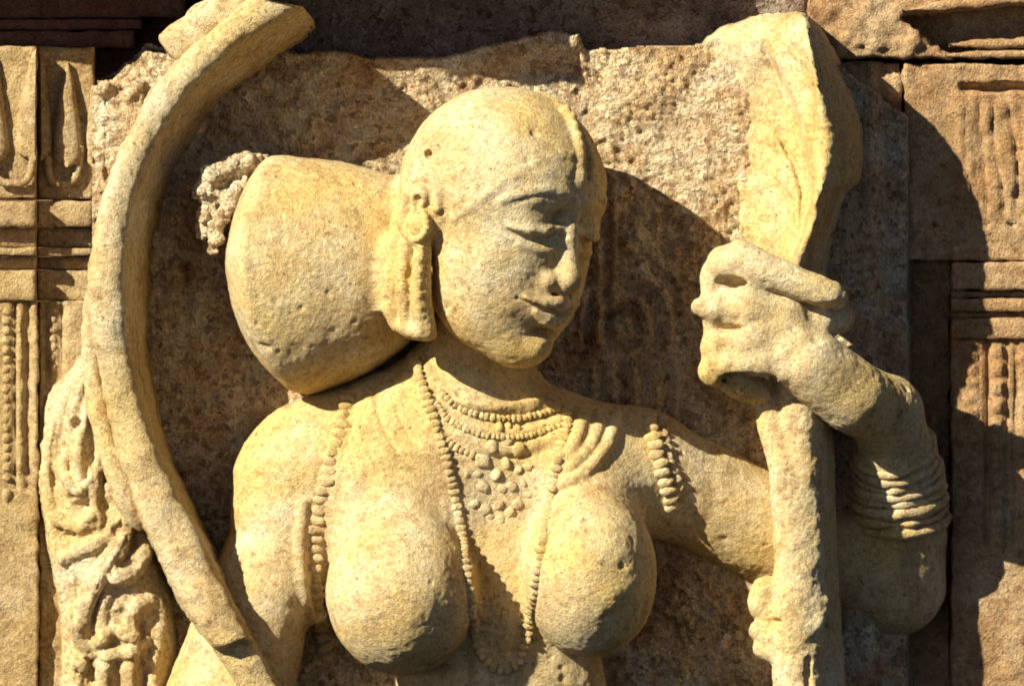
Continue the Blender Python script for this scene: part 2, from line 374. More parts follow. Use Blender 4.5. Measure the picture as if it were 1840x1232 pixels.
def folds(U, V):
    x = U + 10 * np.sin(V / 90.); k = sstep(1712, 1740, U) * sstep(168, 200, V) * sstep(396, 380, V)
    slot = -26 * sstep(1722, 1732, U) * sstep(148, 152, V) * sstep(166, 160, V)
    dots = -12 * (np.hypot((U - 1752) % 46 - 23, (V - 402) * 1.2) < 6)
    gr = 0
    for g0, a_, b_ in ((1742, 5, 0), (1768, 4, 1.1), (1797, 9, .4), (1822, 8, 2.0)): gr = gr - 7.5 * np.exp(-((U - g0 - a_ * np.sin(V / 52. + b_) - (V - 280) * .03) / 3.6) ** 2)
    return k * gr + k * (3 * np.sin((x - 1700) / 15. + 1.2 * np.sin(x / 31.)) + 5 * vnoise(np.stack([U.ravel(), V.ravel() * .12, 0 * U.ravel()], 1), 16, 4).reshape(U.shape)) + slot + dots
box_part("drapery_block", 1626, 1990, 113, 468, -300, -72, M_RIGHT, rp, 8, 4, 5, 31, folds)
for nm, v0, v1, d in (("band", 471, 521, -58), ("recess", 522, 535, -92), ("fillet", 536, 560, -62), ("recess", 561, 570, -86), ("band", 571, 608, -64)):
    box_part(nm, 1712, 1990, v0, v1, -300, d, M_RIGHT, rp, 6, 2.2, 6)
def strips(U, V):
    s = -9 * (np.abs(U - 1774) < 5) - 6 * (np.abs(U - 1830) < 7) - 6 * (np.abs(U - 1812) < 3)
    tri = 7 * (np.abs((V % 34) - 17) < 10) * (np.abs(U - 1793) < 9) + 5 * (np.abs((V % 26) - 13) < 7) * (np.abs(U - 1748) < 8)
    return (s + tri) * sstep(1010, 960, V)
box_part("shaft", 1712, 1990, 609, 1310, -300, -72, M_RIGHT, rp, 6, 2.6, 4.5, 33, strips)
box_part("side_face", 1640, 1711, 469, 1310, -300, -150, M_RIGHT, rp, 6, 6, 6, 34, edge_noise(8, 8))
# ------------------------------------------------------------------ the carved woman
fig = empty("stone_figure", W(860, 1290, 0), "carved sandstone woman with a large side bun, beaded necklaces and a raised hand", "statue")
FF = Field((268, 128, -151.4), (1726, 1292, 480), 2.8)
# torso
FF.chain([(560,822,70,96),(700,800,80,100),(830,790,90,105),(1000,806,66,100),(1140,842,44,100)], k=10)
FF.ell((830,930,60), (265,250,140), k=80)
FF.ell((900,1250,70), (190,210,130), k=60)
FF.chain([(590,800,70,82),(690,765,80,86),(790,712,72,92)], k=60)
FF.chain([(845,800,76,112),(856,690,84,102),(880,580,96,100)], k=50)
# arm under the bow
FF.chain([(530,868,80,112),(506,980,90,94),(455,1110,110,100),(400,1300,120,118)], k=45)
# arm that is raised
FF.chain([(1140,845,46,102),(1260,890,14,98),(1400,965,-22,95),(1600,1055,-64,80)], k=50)
FF.chain([(1615,1052,-64,82),(1618,960,-50,84),(1612,860,-14,80),(1602,785,40,66),(1588,738,90,60)], k=40)
# breasts
FF.ell((722,1060,215), (134,148,140), k=28)
FF.ell((1060,1028,205), (119,148,135), k=28)
FF.ell((700,900,120), (120,120,100), k=70)
FF.ell((1050,880,120), (90,120,95), k=60)
FF.ell((905,1080,130), (78,170,76), k=34)
# hand
FF.chain([(1592,742,93,60),(1530,712,155,66),(1450,650,200,62),(1400,600,200,46)], k=30)
FF.ell((1385,590,187), (62,78,48), k=26)
FF.chain([(1405,560,187,44),(1340,530,175,46),(1310,500,170,38)], k=24)
FF.chain([(1290,496,187,27),(1300,474,209,33),(1328,466,221,34),(1368,484,229,31),(1430,510,231,27),(1486,531,225,27),(1500,537,221,22)], k=8)
FF.chain([(1420,572,175,36),(1470,574,178,36),(1506,572,168,26)], k=10)
FF.chain([(1400,560,195,30),(1340,556,221,27),(1285,556,223,23),(1256,552,215,17)], k=12)
FF.chain([(1420,600,193,34),(1350,610,213,27),(1295,615,213,25),(1276,625,203,20)], k=12)
FF.chain([(1430,630,205,40),(1370,650,221,30),(1310,655,217,28),(1275,666,210,24)], k=14)
FF.chain([(1290,668,205,26),(1320,690,185,25),(1360,705,165,24)], k=14)
FF.chain([(1282,490,192,24),(1284,550,196,26),(1288,610,196,26),(1286,660,190,24)], k=16)
FF.chain([(1340,520,196,44),(1350,600,200,50)], k=24)
FF.ell((1312,508,228), (32,11,26), k=6, mode='sub')
FF.ell((1330,680,225), (42,17,22), k=8, mode='sub')
FF.ell((1300,590,255), (34,6,40), k=8, mode='sub')
FF.ell((1490,552,243), (40,8,26), k=8, mode='sub')
FF.chain([(1385,655,225,20),(1408,668,229,18),(1384,676,223,10)], k=8)

rh = random.Random(3)
for i in range(26): FF.ell((rh.uniform(1288,1388), rh.uniform(655,704), rh.uniform(200,232)), (rh.uniform(5,11), rh.uniform(4,8), 10), 4, 'sub')

# head, in its own axes: x to her left, f out of the face, z up
PSI, PHI = math.radians(49), math.radians(12)
HC = np.array([887., 395., 196.])
HR = np.array([math.cos(PSI), 0, -math.sin(PSI)])
HF = np.array([math.sin(PSI)*math.cos(PHI), math.sin(PHI), math.cos(PSI)*math.cos(PHI)])
HU = np.array([math.sin(PHI)*math.sin(PSI), -math.cos(PHI), math.sin(PHI)*math.cos(PSI)])
RHO = math.radians(4)
HR, HU = HR * math.cos(RHO) - HU * math.sin(RHO), HU * math.cos(RHO) + HR * math.sin(RHO)
HB = (HR, HF, HU)
def hl(x, f, z): return HC + x * HR + f * HF + z * HU
def hell(c, r, k=8, mode='add'): FF.ell(hl(*c), r, k, mode, HB)
def hchain(P, k=8, mode='add'): FF.chain([(*hl(*p[:3]), p[3]) for p in P], k, mode)
def hsurf(x, z, lift=0):
    """f of the face surface at local x, z"""
    lo, hi = 40., 290.
    g = lambda f: FF.f[tuple(np.clip(np.round((hl(x, f, z) - FF.lo) / FF.h).astype(int), 0, FF.n - 1))]
    for f in np.arange(hi, lo, -1.4):
        if g(f) < 0: return f + lift
    return lo + lift
# big bun of hair, one cone swelling to a rounded end
bun = Field((380, 230, -45), (860, 740, 420), 2.8)
bun.chain(catmull([(800,432,110,124),(740,440,112,126),(695,452,114,136),(645,470,114,164),(590,486,114,194),(530,496,114,212),(450,505,114,226)], 5), k=40, flat=.82)
bun.op(lambda u,v,d: np.sqrt((u-692)**2+(v-472)**2+((d-114)*.62)**2)-284, bun.lo, bun.lo+bun.n*2.8, 18, 'and')
sl = FF._sl(bun.lo, bun.lo + (bun.n - 1) * 2.8 - .1)
n = [s.stop - s.start for s in sl]; o_ = [int(round((bun.lo[i] - FF.lo[i]) / 2.8)) for i in range(3)]
sub = FF.f[o_[0]:o_[0]+bun.n[0], o_[1]:o_[1]+bun.n[1], o_[2]:o_[2]+bun.n[2]]
g = bun.f[:sub.shape[0], :sub.shape[1], :sub.shape[2]]
FF.f[o_[0]:o_[0]+bun.n[0], o_[1]:o_[1]+bun.n[1], o_[2]:o_[2]+bun.n[2]] = np.minimum(sub, g)

HD = Field(FF.lo, FF.lo + (FF.n - 1) * FF.h, FF.h) if False else None
body_f = FF.f; FF.f = np.full(FF.n, 80., np.float32)          # the head grows in an empty field, then joins
hell((0,6,58), (183,185,180))
hell((0,38,-56), (139,140,166), k=40)
hell((0,88,-138), (80,84,92), k=60)
hell((0,118,-204), (42,42,36), k=46)
for s in (-1, 1):
    hell((s*82,72,-70), (61,70,70), k=46)
    hell((s*62,60,-132), (50,62,58), k=60)
    hell((s*52,120,-96), (44,40,60), k=30)
    hell((s*64,204,30), (52,36,22), k=28, mode='sub')
    hell((s*28,192,30), (16,26,26), k=20, mode='sub')
    hell((s*66,124,22), (52,48,36), k=10)
hchain([(0,156,84,20),(0,170,34,14),(0,186,-16,16),(0,198,-64,22)], k=22)
hell((0,196,-70), (23,24,20), k=10)
for s in (-1, 1): hell((s*32,170,-76), (22,28,18), k=9)
hell((0,142,-116), (64,50,38), k=28)
for s in (-1, 1): hell((s*50,128,-42), (40,30,34), k=30); hell((s*36,138,-34), (30,30,36), k=24)
Z = 6
up = [(-70,-120),(-38,-123),(-10,-118),(0,-121),(10,-118),(38,-123),(70,-120)]
hchain([(x, hsurf(x, z+Z)-1, z+Z, 7 if abs(x) > 50 else 11) for x, z in up], k=8)
hchain([(x, hsurf(x, z+Z)+0, z+Z, r) for x, z, r in ((-46,-138,8),(-24,-149,14),(0,-152,16),(24,-149,14),(46,-138,8))], k=8)
hchain([(x, hsurf(x, z+Z)-.5, z+Z, r) for x, z, r in ((-84,-122,2.5),(-66,-128,5),(-46,-132,6.5),(-14,-135,7),(0,-139,7),(14,-135,7),(46,-132,6.5),(66,-128,5),(84,-122,2.5))], k=3, mode='sub')
hell((0,168,-173), (34,14,10), k=14, mode='sub')
hell((0,146,-200), (36,34,26), k=14)
Z = 16
for s in (-1, 1):
    # brow ridge, heavy upper lid, slit under it
    br = [(14,54),(40,66),(72,68),(104,57),(136,34)]
    hchain([(s*x, hsurf(s*x, z+Z)-4, z+Z, 9 - 2.5*(x > 100)) for x, z in br], k=9)
    hchain([(s*x, hsurf(s*x, z+Z)+4, z+Z, 3.4) for x, z in ((56,58),(90,53),(126,34))], k=3, mode='sub')
    lid = [(20,4,7),(38,-2,10),(64,-6,11),(92,-8,9),(118,-8,5)]
    hchain([(s*x, hsurf(s*x, z+Z)+1, z+Z, r) for x, z, r in lid], k=7)
    hchain([(s*x, hsurf(s*x, z+Z)+0, z+Z, r) for x, z, r in ((20,-8,6),(42,-18,8),(68,-23,8),(92,-23,6.5),(112,-19,4),(124,-16,2.5))], k=4, mode='sub')
    hchain([(s*x, hsurf(s*x, z+Z)-2, z+Z, 6) for x, z in ((24,-28),(46,-39),(72,-42),(98,-38))], k=7)
    hell((s*17,176,-100), (13,20,7), k=4, mode='sub')
# hair cap, its front edge, parting jewel
for s in (-1, 1):
    hp = [(4,148),(40,146),(84,130),(124,98),(152,56),(166,0)]
    hchain([(s*x, hsurf(s*x, z)-4.5, z, 4) for x, z in hp], k=12)
mid = [(f, z) for f, z in ((30,234),(70,225),(108,205),(138,175),(158,142),(168,112))]
XP = [32,26,18,10,3,0]
hchain([(x, f-q, z-q*.7, 11) for x, (f, z), q in zip(XP, mid, (8,4,-1,-3,-3,-2))], k=8)
hchain([(x+20, f+5, z+2, 7) for x, (f, z) in zip(XP[1:], mid[1:])], k=12, mode='sub')
hell((0,178,106), (14,13,20), k=8)
hell((0,172,70), (6,8,14), k=6)
for a in np.linspace(.3, 1, 8):
    i = a * 5; j = min(int(i), 4); t = i - j; f = mid[j][0]*(1-t)+mid[j+1][0]*t; z = mid[j][1]*(1-t)+mid[j+1][1]*t
    hell((XP[j]*(1-t)+XP[j+1]*t, f+8, z+4), (9,8,11), k=8)
# ear with its rim and plug; everything on this side hangs a little lower than the eye line
def eell(c, r, k=8, mode='add'): hell((c[0], c[1] + 6, c[2] - 34), r, k, mode)
def echain(P, k=8, mode='add'): hchain([(p[0], p[1] + 6, p[2] - 34, p[3]) for p in P], k, mode)
eell((-166,-26,34), (22,40,70), k=16)
echain([(-184,-18,-24,10),(-186,-50,-4,11),(-186,-60,40,12),(-184,-44,84,12),(-182,-12,98,12),(-180,10,78,10),(-180,14,44,9)], k=8)
eell((-188,-22,58), (20,20,22), k=6)
eell((-206,-16,50), (14,9,11), k=5, mode='sub')
eell((-186,-14,6), (17,20,24), k=8)
for q in range(16):
    a = q / 16 * 2 * math.pi; eell((-190, -14 + 22*math.cos(a), 6 + 26*math.sin(a)), (8,6,6), k=4)
# curl of hair above the ear
eell((-146,-44,138), (32,28,26), k=16); eell((-172,-36,132), (9,8,8), k=6, mode='sub')
# tresses falling behind and below the ear
echain([(-164,-76,20,20),(-156,-80,-40,24),(-146,-78,-100,27),(-136,-70,-150,28),(-130,-62,-172,22)], k=14)
echain([(-172,-46,-20,14),(-164,-44,-70,17),(-152,-38,-120,18),(-140,-30,-170,17)], k=8)
echain([(-170,-8,-34,14),(-164,-6,-80,17),(-152,-2,-130,19),(-138,2,-168,21)], k=8)
eell((-130,-18,-182), (32,40,18), k=12)
for q in range(22):
    z = -30 - q * 6.7; t = q / 21
    for (x0, f0, x1, f1) in ((-183, -6, -150, 4), (-180, -46, -152, -30)): eell((x0 + (x1-x0)*t*t, f0 + (f1-f0)*t + nrng.uniform(-2, 2), z), (9, 12, 4.6), k=3)
head_f = FF.f
kk = 26; m = np.minimum(body_f, head_f); hh = np.maximum(kk - np.abs(body_f - head_f), 0) / kk
FF.f = m - np.where(np.arange(FF.n[1])[None, :, None] * FF.h + FF.lo[1] < 560, hh * hh * kk * .25, hh * hh * 6 * .05)
del body_f, m, hh
# sharp broken parting between bun and tresses is left to shadow; creases and bands on the chest
def onbody(P, lift=0): return [(u, v, FF.surf(u, v) + lift) for u, v in P]
def crease(P, r, k=4, lift=0, mode='sub', n=6):
    Q = catmull(P, n); FF.chain([(u, v, FF.surf(u, v) + lift, r) for u, v in Q], k, mode)
crease([(668,690),(684,750),(712,805),(752,850)], 3.5, lift=1)
crease([(640,705),(632,770),(618,820)], 3, lift=1)
crease([(700,690),(716,740),(742,790),(790,846)], 3, lift=2)
crease([(770,662),(800,700),(860,728),(930,736),(1006,716)], 9, 8, -3, 'add')
crease([(778,688),(806,724),(866,752),(936,756),(1006,738)], 3.5, lift=1)
crease([(782,740),(830,782),(890,806),(950,800),(1002,782)], 10, 8, -4, 'add')
crease([(780,758),(830,800),(890,822),(950,816),(1002,798)], 3, lift=1)
crease([(760,800),(800,832),(836,850)], 6, 8, -2, 'add')
crease([(764,700),(800,742),(860,772),(930,778),(1004,758)], 9, 6, -2, 'add')
crease([(756,672),(790,706),(856,726),(930,728),(1010,704)], 7, 6, -1, 'add')
crease([(1052,742),(1030,800),(1004,836)], 13, 6, 0, 'add')
crease([(1080,742),(1060,800),(1010,850)], 12, 6, 0, 'add')
crease([(1108,744),(1088,800),(1050,846),(1000,872)], 12, 6, 0, 'add')
crease([(738,640),(760,690),(790,770),(812,856)], 7, 8, -2, 'add')
crease([(548,900),(540,980),(546,1060),(560,1110)], 12, 8, -3, 'add')
# soft folds of the belly band
rd = random.Random(11)
for i in range(300):
    u, v = rd.uniform(300, 1700), rd.uniform(160, 1230); d = FF.surf(u, v, -99)
    if d < -100 or (820 < u < 1080 and 320 < v < 660): continue
    r = rd.choice((3, 3, 4, 4, 5, 6, 8)); FF.ell((u, v, d + r * .25), (r * rd.uniform(.8, 1.8), r, r * .7), 4, 'sub')
# split the one continuous surface: hair against skin
V, Q = skin(FF, 2.0, 46, 3, .45)
C = V[Q].mean(1); rel = C - HC
lx, lf, lz = rel @ HR, rel @ HF, rel @ HU
hair_line = np.interp(np.abs(lx), [0, 40, 84, 124, 152, 168, 182], [148, 146, 130, 98, 56, 0, -60])
isbun = (C[:, 0] < 742) & (C[:, 1] < 712) & (C[:, 1] < 712 - (C[:, 0] - 545) * .45)
is_hair = ((lz > hair_line) & (C[:, 1] < 560)) | isbun | ((lf < -70) & (C[:, 1] < 560))
body = add_mesh("body", *sub_mesh(V, Q, ~is_hair), M_FIG, fig)
hair = add_mesh("hair", *sub_mesh(V, Q, is_hair), M_FIG, fig)
hair["label"] = "smooth hair cap with parting, drawn into a broad bell-shaped bun"

# beads: low worn lumps sharing three meshes
def lump(i, r=(1, 1, 1)):
    bm = bmesh.new(); bmesh.ops.create_icosphere(bm, subdivisions=2, radius=1)
    rr = random.Random(i)
    for v_ in bm.verts: v_.co *= 1 + rr.uniform(-.2, .2); v_.co = Vector((v_.co.x * r[0], v_.co.y * r[1], v_.co.z * r[2]))
    me = bpy.data.meshes.new("bead"); bm.to_mesh(me); bm.free(); me.materials.append(M_FIG)
    me.polygons.foreach_set("use_smooth", np.ones(len(me.polygons), bool)); return me
LUMPS = [lump(i) for i in range(5)]
def cord(name, P, r, mat, parent, label=None, lift=0, flat=.7, seg=8, fn=None):
    P = np.array(P, float); n = len(P); rows = []
    T = np.gradient(P, axis=0); T /= np.linalg.norm(T, axis=1, keepdims=True) + 1e-9
    for i in range(n):
        side = np.cross(T[i], [0, 0, 1.]); side /= np.linalg.norm(side) + 1e-9; out = np.cross(side, T[i]); out *= np.sign(out[2]) or 1
        ri = r(i / (n - 1)) if callable(r) else r
        rows.append([P[i] + side * ri * math.cos(a) + out * ri * flat * math.sin(a) for a in np.linspace(0, 2 * math.pi, seg, endpoint=False)])
    R = np.array(rows); Vv = R.reshape(-1, 3); F = [tuple(q) for q in grid_faces(n, seg, True)] + [tuple(range(seg))[::-1], tuple(range((n - 1) * seg, n * seg))]
    Vv = Vv + (nrng.rand(*Vv.shape) - .5) * ri * .25
    o = add_mesh(name, Vv, F, mat, parent)
    bm = bmesh.new(); bm.from_mesh(o.data); bmesh.ops.recalc_face_normals(bm, faces=bm.faces); bm.to_mesh(o.data); bm.free()
    if label: o["label"] = label
    return o
def bead_at(p, size, ang, parent, name="bead", mesh=None):
    o = bpy.data.objects.new(name, mesh or rng.choice(LUMPS)); COL.objects.link(o)
    o.location = W(*p); o.rotation_euler = (rng.uniform(-.3, .3), ang, rng.uniform(-.3, .3))
    o.scale = tuple(s * S for s in size); link(o, parent); return o
def strand(name, P, r, gap, label, lift=2, jit=.22, cordr=.8, aspect=(1.12, .55, .56), start=0):
    Q = even(catmull(P, 10), 5); Q = np.array([(u, v, FF.surf(u, v) + lift) for u, v in Q])
    for _ in range(3): Q[1:-1, 2] = np.maximum(Q[1:-1, 2], (Q[:-2, 2] + Q[2:, 2]) / 2)
    c = cord(name, Q - [0, 0, r * .4], r * cordr, M_FIG, fig, label)
    B = even(Q, gap)
    for i in range(len(B)):
        t = B[min(i + 1, len(B) - 1)] - B[max(i - 1, 0)]; ang = math.atan2(-t[0], -t[1]) if False else -math.atan2(t[0], t[1])
        k = r * (1 + rng.uniform(-jit, jit))
        bead_at(B[i] + [rng.uniform(-1, 1), 0, r * .15], (k * aspect[0], k * aspect[1], gap * aspect[2]), -ang * 0 + math.atan2(t[0], t[1]) * -1, c)
    return c
strand("necklace", [(746,648),(760,692),(778,745),(798,810),(814,872),(828,940),(838,1020),(846,1090),(856,1150),(876,1186),(906,1200),(932,1186),(944,1150),(952,1110),(962,1050),(974,980),(984,915),(996,855),(1008,800),(1018,750),(1022,728)], 9, 13, "long beaded strand hanging in a narrow loop between the breasts", 1)
strand("collar", [(792,702),(820,728),(860,744),(905,751),(950,748),(1002,732)], 6, 10, "fine beaded collar round the base of the neck", 1)
strand("collar", [(784,724),(812,756),(856,776),(905,784),(955,780),(1003,764)], 5, 9, "second thinner beaded row of the collar", 0)
strand("collar", [(778,764),(816,800),(858,820)], 6, 10, "lowest beaded row of the collar beside the pendant", -1)
strand("arm_tassel", [(630,716),(618,760),(604,800),(592,840),(580,890),(570,940),(566,1000),(566,1060),(572,1110),(582,1150),(592,1180)], 14, 18, "scaly braided tassel falling from the shoulder over the arm", -3)
strand("arm_tassel", [(1164,748),(1174,790),(1186,840),(1200,886),(1208,910)], 13, 17, "double beaded tassel on the shaded shoulder", 2)
strand("arm_tassel", [(1186,750),(1194,790),(1205,836),(1217,874)], 9, 15, "second row of the double shoulder tassel", 1)
# pendant of the collar: a cluster of worn florets
pend = cord("pendant", np.array(onbody([(896,756),(897,762),(898,768),(898,774)], 0)), 7, M_FIG, fig, "worn floral pendant below the collar")
for (u, v, r) in ((868,826,15),(884,800,13),(906,792,15),(932,806,14),(948,836,12),(930,842,11),(908,830,12),(890,850,13),(868,872,15),(852,902,12),(872,912,13),(894,904,12),(914,918,12),(930,900,13),(950,886,11),(916,872,13),(938,866,10),(900,878,11),(858,850,10),(880,926,9),(900,930,10),(870,790,9),(912,765,9),(930,770,10)):
    bead_at((u, v, FF.surf(u, v) - 2), (r * .95, r * .5, r * rng.uniform(.65, .95)), rng.uniform(0, 3), pend, "floret")
# bangles on the raised forearm
fa = catmull([(1618,975,-52,84),(1613,870,-18,80),(1607,812,18,71),(1600,776,48,65)], 12)
fa = even(fa, 21)
for i, (u, v, d, r) in enumerate(fa[2:10]):
    ax = fa[min(i + 3, len(fa) - 1)][:3] - fa[i + 1][:3]; ax /= np.linalg.norm(ax)
    e1 = np.array([1., 0, 0]); e1 -= ax * (e1 @ ax); e1 /= np.linalg.norm(e1); e2 = np.cross(ax, e1)
    rows = []
    tr = 8.5 + rng.uniform(-2, 2)
    for a in np.linspace(0, 2 * math.pi, 48, endpoint=False):
        rad = np.cos(a) * e1 + np.sin(a) * e2
        rows.append([np.array([u, v, d]) + rad * (r + 1.5 + tr * math.cos(b)) + ax * tr * 1.05 * math.sin(b) for b in np.linspace(0, 2 * math.pi, 8, endpoint=False)])
    rows.append(rows[0]); Vv = np.array(rows[:-1]).reshape(-1, 3)
    ii = np.arange(48)[:, None]; jj = np.arange(8)[None, :]
    F = np.stack([ii * 8 + jj, ((ii + 1) % 48) * 8 + jj, ((ii + 1) % 48) * 8 + (jj + 1) % 8, ii * 8 + (jj + 1) % 8], -1).reshape(-1, 4)
    N = vnormals(Vv, F); Cc = Vv - np.array([u, v, d])
    if (N * Cc).sum() < 0: F = F[:, ::-1]; N = -N
    add_mesh("bangle", roughen(roughen(Vv, N, 4.5, 30, i), N, 1.5, 9, i + 3), F, M_FIG, fig)
# ------------------------------------------------------------------ rims under the petals of the left pilaster
for pts, d in rest_rims:
    Q = catmull([(u, v, d + 14) for u, v in pts], 8); cord("petal_rim", Q, 7, M_LEFT, lp)
LB = [lump(40 + i) for i in range(3)]
for m_ in LB: m_.materials.clear(); m_.materials.append(M_LEFT)
v = 560
while v < 872:
    bead_at((13 + rng.uniform(-1, 1), v, 38), (8.5, 7, 8.5), 0, lp, mesh=rng.choice(LB)); v += 17.5
bead_at((13, 892, 38), (11, 8, 16), 0, lp, "bead_tip", rng.choice(LB))
v = 558
while v < 676: bead_at((96 + rng.uniform(-1, 1), v, 12), (8, 7, 8), 0, lp, mesh=rng.choice(LB)); v += 17

# ------------------------------------------------------------------ bow
bow = empty("bow", W(280, 1160, 0), "tall curved stone bow standing left of the woman, its tip on her arm", "bow")
Lp = [(600,-70),(520,-38),(452,0),(382,58),(312,121),(269,175),(242,234),(214,281),(191,351),(175,421),(164,480),(160,540),(170,600),(182,660),(198,740),(220,830),(256,930),(298,1020),(336,1088),(372,1140),(412,1200),(470,1290)]
Rp = [(660,-62),(600,-14),(546,16),(429,90),(358,156),(308,222),(273,284),(249,350),(236,410),(230,460),(229,510),(231,571),(236,620),(245,668),(266,755),(302,846),(344,930),(384,1010),(418,1076),(444,1124),(480,1186),(530,1280)]
Ep = [(690,-30),(640,14),(573,47),(487,117),(390,187),(345,250),(316,304),(296,351),(280,410),(272,460),(268,520),(268,602),(272,650),(284,716),(308,810),(344,890),(384,970),(424,1048),(458,1116),(482,1164),(514,1222),(560,1310)]
Df = [230,230,230,230,230,230,234,242,252,260,264,262,256,250,248,250,256,270,286,292,288,280]
A = catmull(np.c_[np.array(Lp, float), np.array(Rp, float), np.array(Ep, float), np.array(Df, float)[:, None]], 14)[28:]
rows = []
for q in A:
    l, r, e, d = q[0:2], q[2:4], q[4:6], q[6]; P = []
    d -= 22 * float(sstep(1146, 1156, l[1] + .25 * (r[1] - l[1]) + 5 * math.sin(l[0] / 9)))
    for t, dd in ((0,-250),(.0,-62),(.03,-30),(.10,-10),(.22,-2),(.34,1),(.46,2),(.58,3),(.70,2),(.80,0),(.9,-3),(1,-11)):
        x = l + (r - l) * t; P.append((x[0], x[1], d + dd))
    for t, dd in ((.10,-32),(.26,-62),(.5,-100),(.75,-150),(1,-235)):
        x = r + (e - r) * t; P.append((x[0], x[1], max(d + dd, -20) if t == 1 else d + dd))
    rows.append(P)
loft("shaft", rows, M_BOW, bow, 3.5, 32, 3, micro=2)
# flat binding along the outer edge and the ribbon end above
def tube(name, P, mat, parent, fl=.8, seed=1, amp=2.5):
    P = catmull(P, 8); n = len(P); T = np.gradient(P[:, :3], axis=0); T /= np.linalg.norm(T, axis=1, keepdims=True); rows = []
    for i in range(n):
        side = np.cross(T[i], [0, 0, 1.]); side /= np.linalg.norm(side); out = np.cross(side, T[i]); out *= np.sign(out[2])
        r = P[i, 3] * math.sqrt(max(.03, 1 - max(0, abs(2 * i / (n - 1) - 1) - .8) ** 2 / .04))
        rows.append([P[i, :3] + side * r * math.cos(a) + out * r * fl * math.sin(a) for a in np.linspace(math.pi, 0, 9)] + [P[i, :3] + side * r - [0, 0, 130], P[i, :3] - side * r - [0, 0, 130]])
    R = np.array(rows); Vx = R.reshape(-1, 3); F = grid_faces(n, 11, True)
    N = vnormals(Vx, F)
    if (N * (Vx - np.repeat(P[:, :3], 11, 0))).sum() < 0: F = F[:, ::-1]; N = -N
    return add_mesh(name, roughen(roughen(Vx, N, amp, 30, seed), N, 1.2, 8, seed + 2, 2), F, mat, parent)
tube("binding", [(176,500,186,10),(168,560,186,14),(168,640,186,16),(178,720,188,18),(198,800,192,20),(228,880,196,22),(258,950,192,20)], M_BOW, bow, .9, 4)
tube("ribbon", [(302,96,150,30),(340,66,160,32),(400,24,168,33),(470,-24,170,33)], M_BOW, bow, .7, 6, 5)
stub = box_part("broken_edge", 178, 262, 148, 345, -60, 26, M_SLAB, bow, 14, 12, 5, 77)

# ------------------------------------------------------------------ carved foliage below the bow
fo = Field((58, 560, -60), (352, 1300, 230), 3.0)
fo.chain([(200,640,-10,46),(150,740,0,72),(150,860,10,84),(180,980,20,92),(210,1090,20,100),(220,1300,20,105)], k=20)
fo.chain([(168,650,60,14),(120,720,56,16),(92,800,60,17),(92,900,64,15),(110,1000,66,14),(122,1080,66,14),(128,1170,64,13),(120,1290,60,13)], k=10)
def wav(P, r, d, k=4, mode='add'):
    fo.chain([(u, v, fo.surf(u, v, d) + (0 if mode == 'add' else 2), r) for u, v in catmull(P, 5)], k, mode)
wav([(190,640),(170,700),(150,760),(140,830),(150,890)], 12, 60); wav([(150,690),(128,760),(118,830),(128,880)], 11, 60)
wav([(206,700),(196,770),(180,830),(170,890),(176,940)], 13, 60); wav([(222,760),(212,830),(200,890),(210,930)], 12, 60)
wav([(120,860),(140,880),(160,870),(172,850)], 10, 60); wav([(110,930),(140,950),(165,930)], 11, 60); wav([(120,1000),(150,985),(185,970),(215,940)], 14, 60)
wav([(232,900),(220,960),(200,1010),(170,1050),(150,1110)], 20, 80); wav([(250,940),(256,990),(240,1020),(210,1040)], 20, 80)
wav([(180,1040),(160,1080),(150,1140),(165,1190)], 14, 80); wav([(200,1060),(186,1100),(190,1150)], 12, 80)
wav([(236,1150),(238,1110),(252,1084),(276,1080),(288,1104),(284,1140)], 14, 90, 6)
wav([(180,1150),(210,1130),(240,1140)], 14, 90); wav([(130,1100),(150,1150),(180,1165),(220,1170),(262,1150)], 12, 90)
wav([(150,1190),(140,1230),(136,1280)], 15, 80); wav([(196,1180),(186,1230),(190,1290)], 16, 80); wav([(240,1170),(232,1220),(240,1290)], 15, 80); wav([(282,1160),(276,1220),(284,1290)], 14, 70)
for (u, v, a, b) in ((112,790,14,34),(168,810,9,30),(150,910,18,10),(196,905,16,14),(222,950,10,12),(216,1058,26,10),(256,1120,9,26),(166,1215,9,34),(214,1230,9,38),(262,1220,8,34),(128,960,12,8),(232,1010,24,9),(140,1060,8,22),(100,860,6,20)):
    fo.ell((u, v, fo.surf(u, v, 60) + 3), (a, b, 15), 8, 'sub')
for P_ in ([(180,650),(160,710),(138,770),(128,840)],[(198,660),(184,730),(164,800),(156,860)],[(214,730),(204,800),(190,860)],[(240,930),(228,975),(204,1020),(176,1060)],[(224,920),(212,970),(188,1012),(160,1050)],[(110,880),(126,905),(150,905),(170,890)],[(116,960),(146,968),(176,950)],[(142,1100),(166,1130),(200,1146),(240,1130)],[(144,1176),(180,1186),(230,1186),(270,1170)],[(142,1200),(134,1240),(130,1290)],[(206,1190),(200,1240),(204,1290)],[(250,1180),(246,1230),(254,1290)],[(292,1170),(288,1220),(296,1290)],[(104,760),(96,820),(100,880),(112,950)],[(120,1010),(132,1070),(138,1130)]):
    wav(P_, 4.5, 60, 2, 'sub')
rr_ = random.Random(4)
for i in range(14):
    u, v = rr_.uniform(95, 290), rr_.uniform(700, 1280); dd = fo.surf(u, v, -99)
    if dd > 0: fo.ell((u, v, dd - 3), (rr_.uniform(7, 15), rr_.uniform(7, 15), 11), 6, 'add' if i % 3 else 'sub')
Vx, Qx = skin(fo, 1.8, 24, 9, 1.6)
fol = add_mesh("foliage_carving", Vx, Qx, M_BOW); tag(fol, "worn carved foliage and curls between the left pilaster and the bow", "carving")

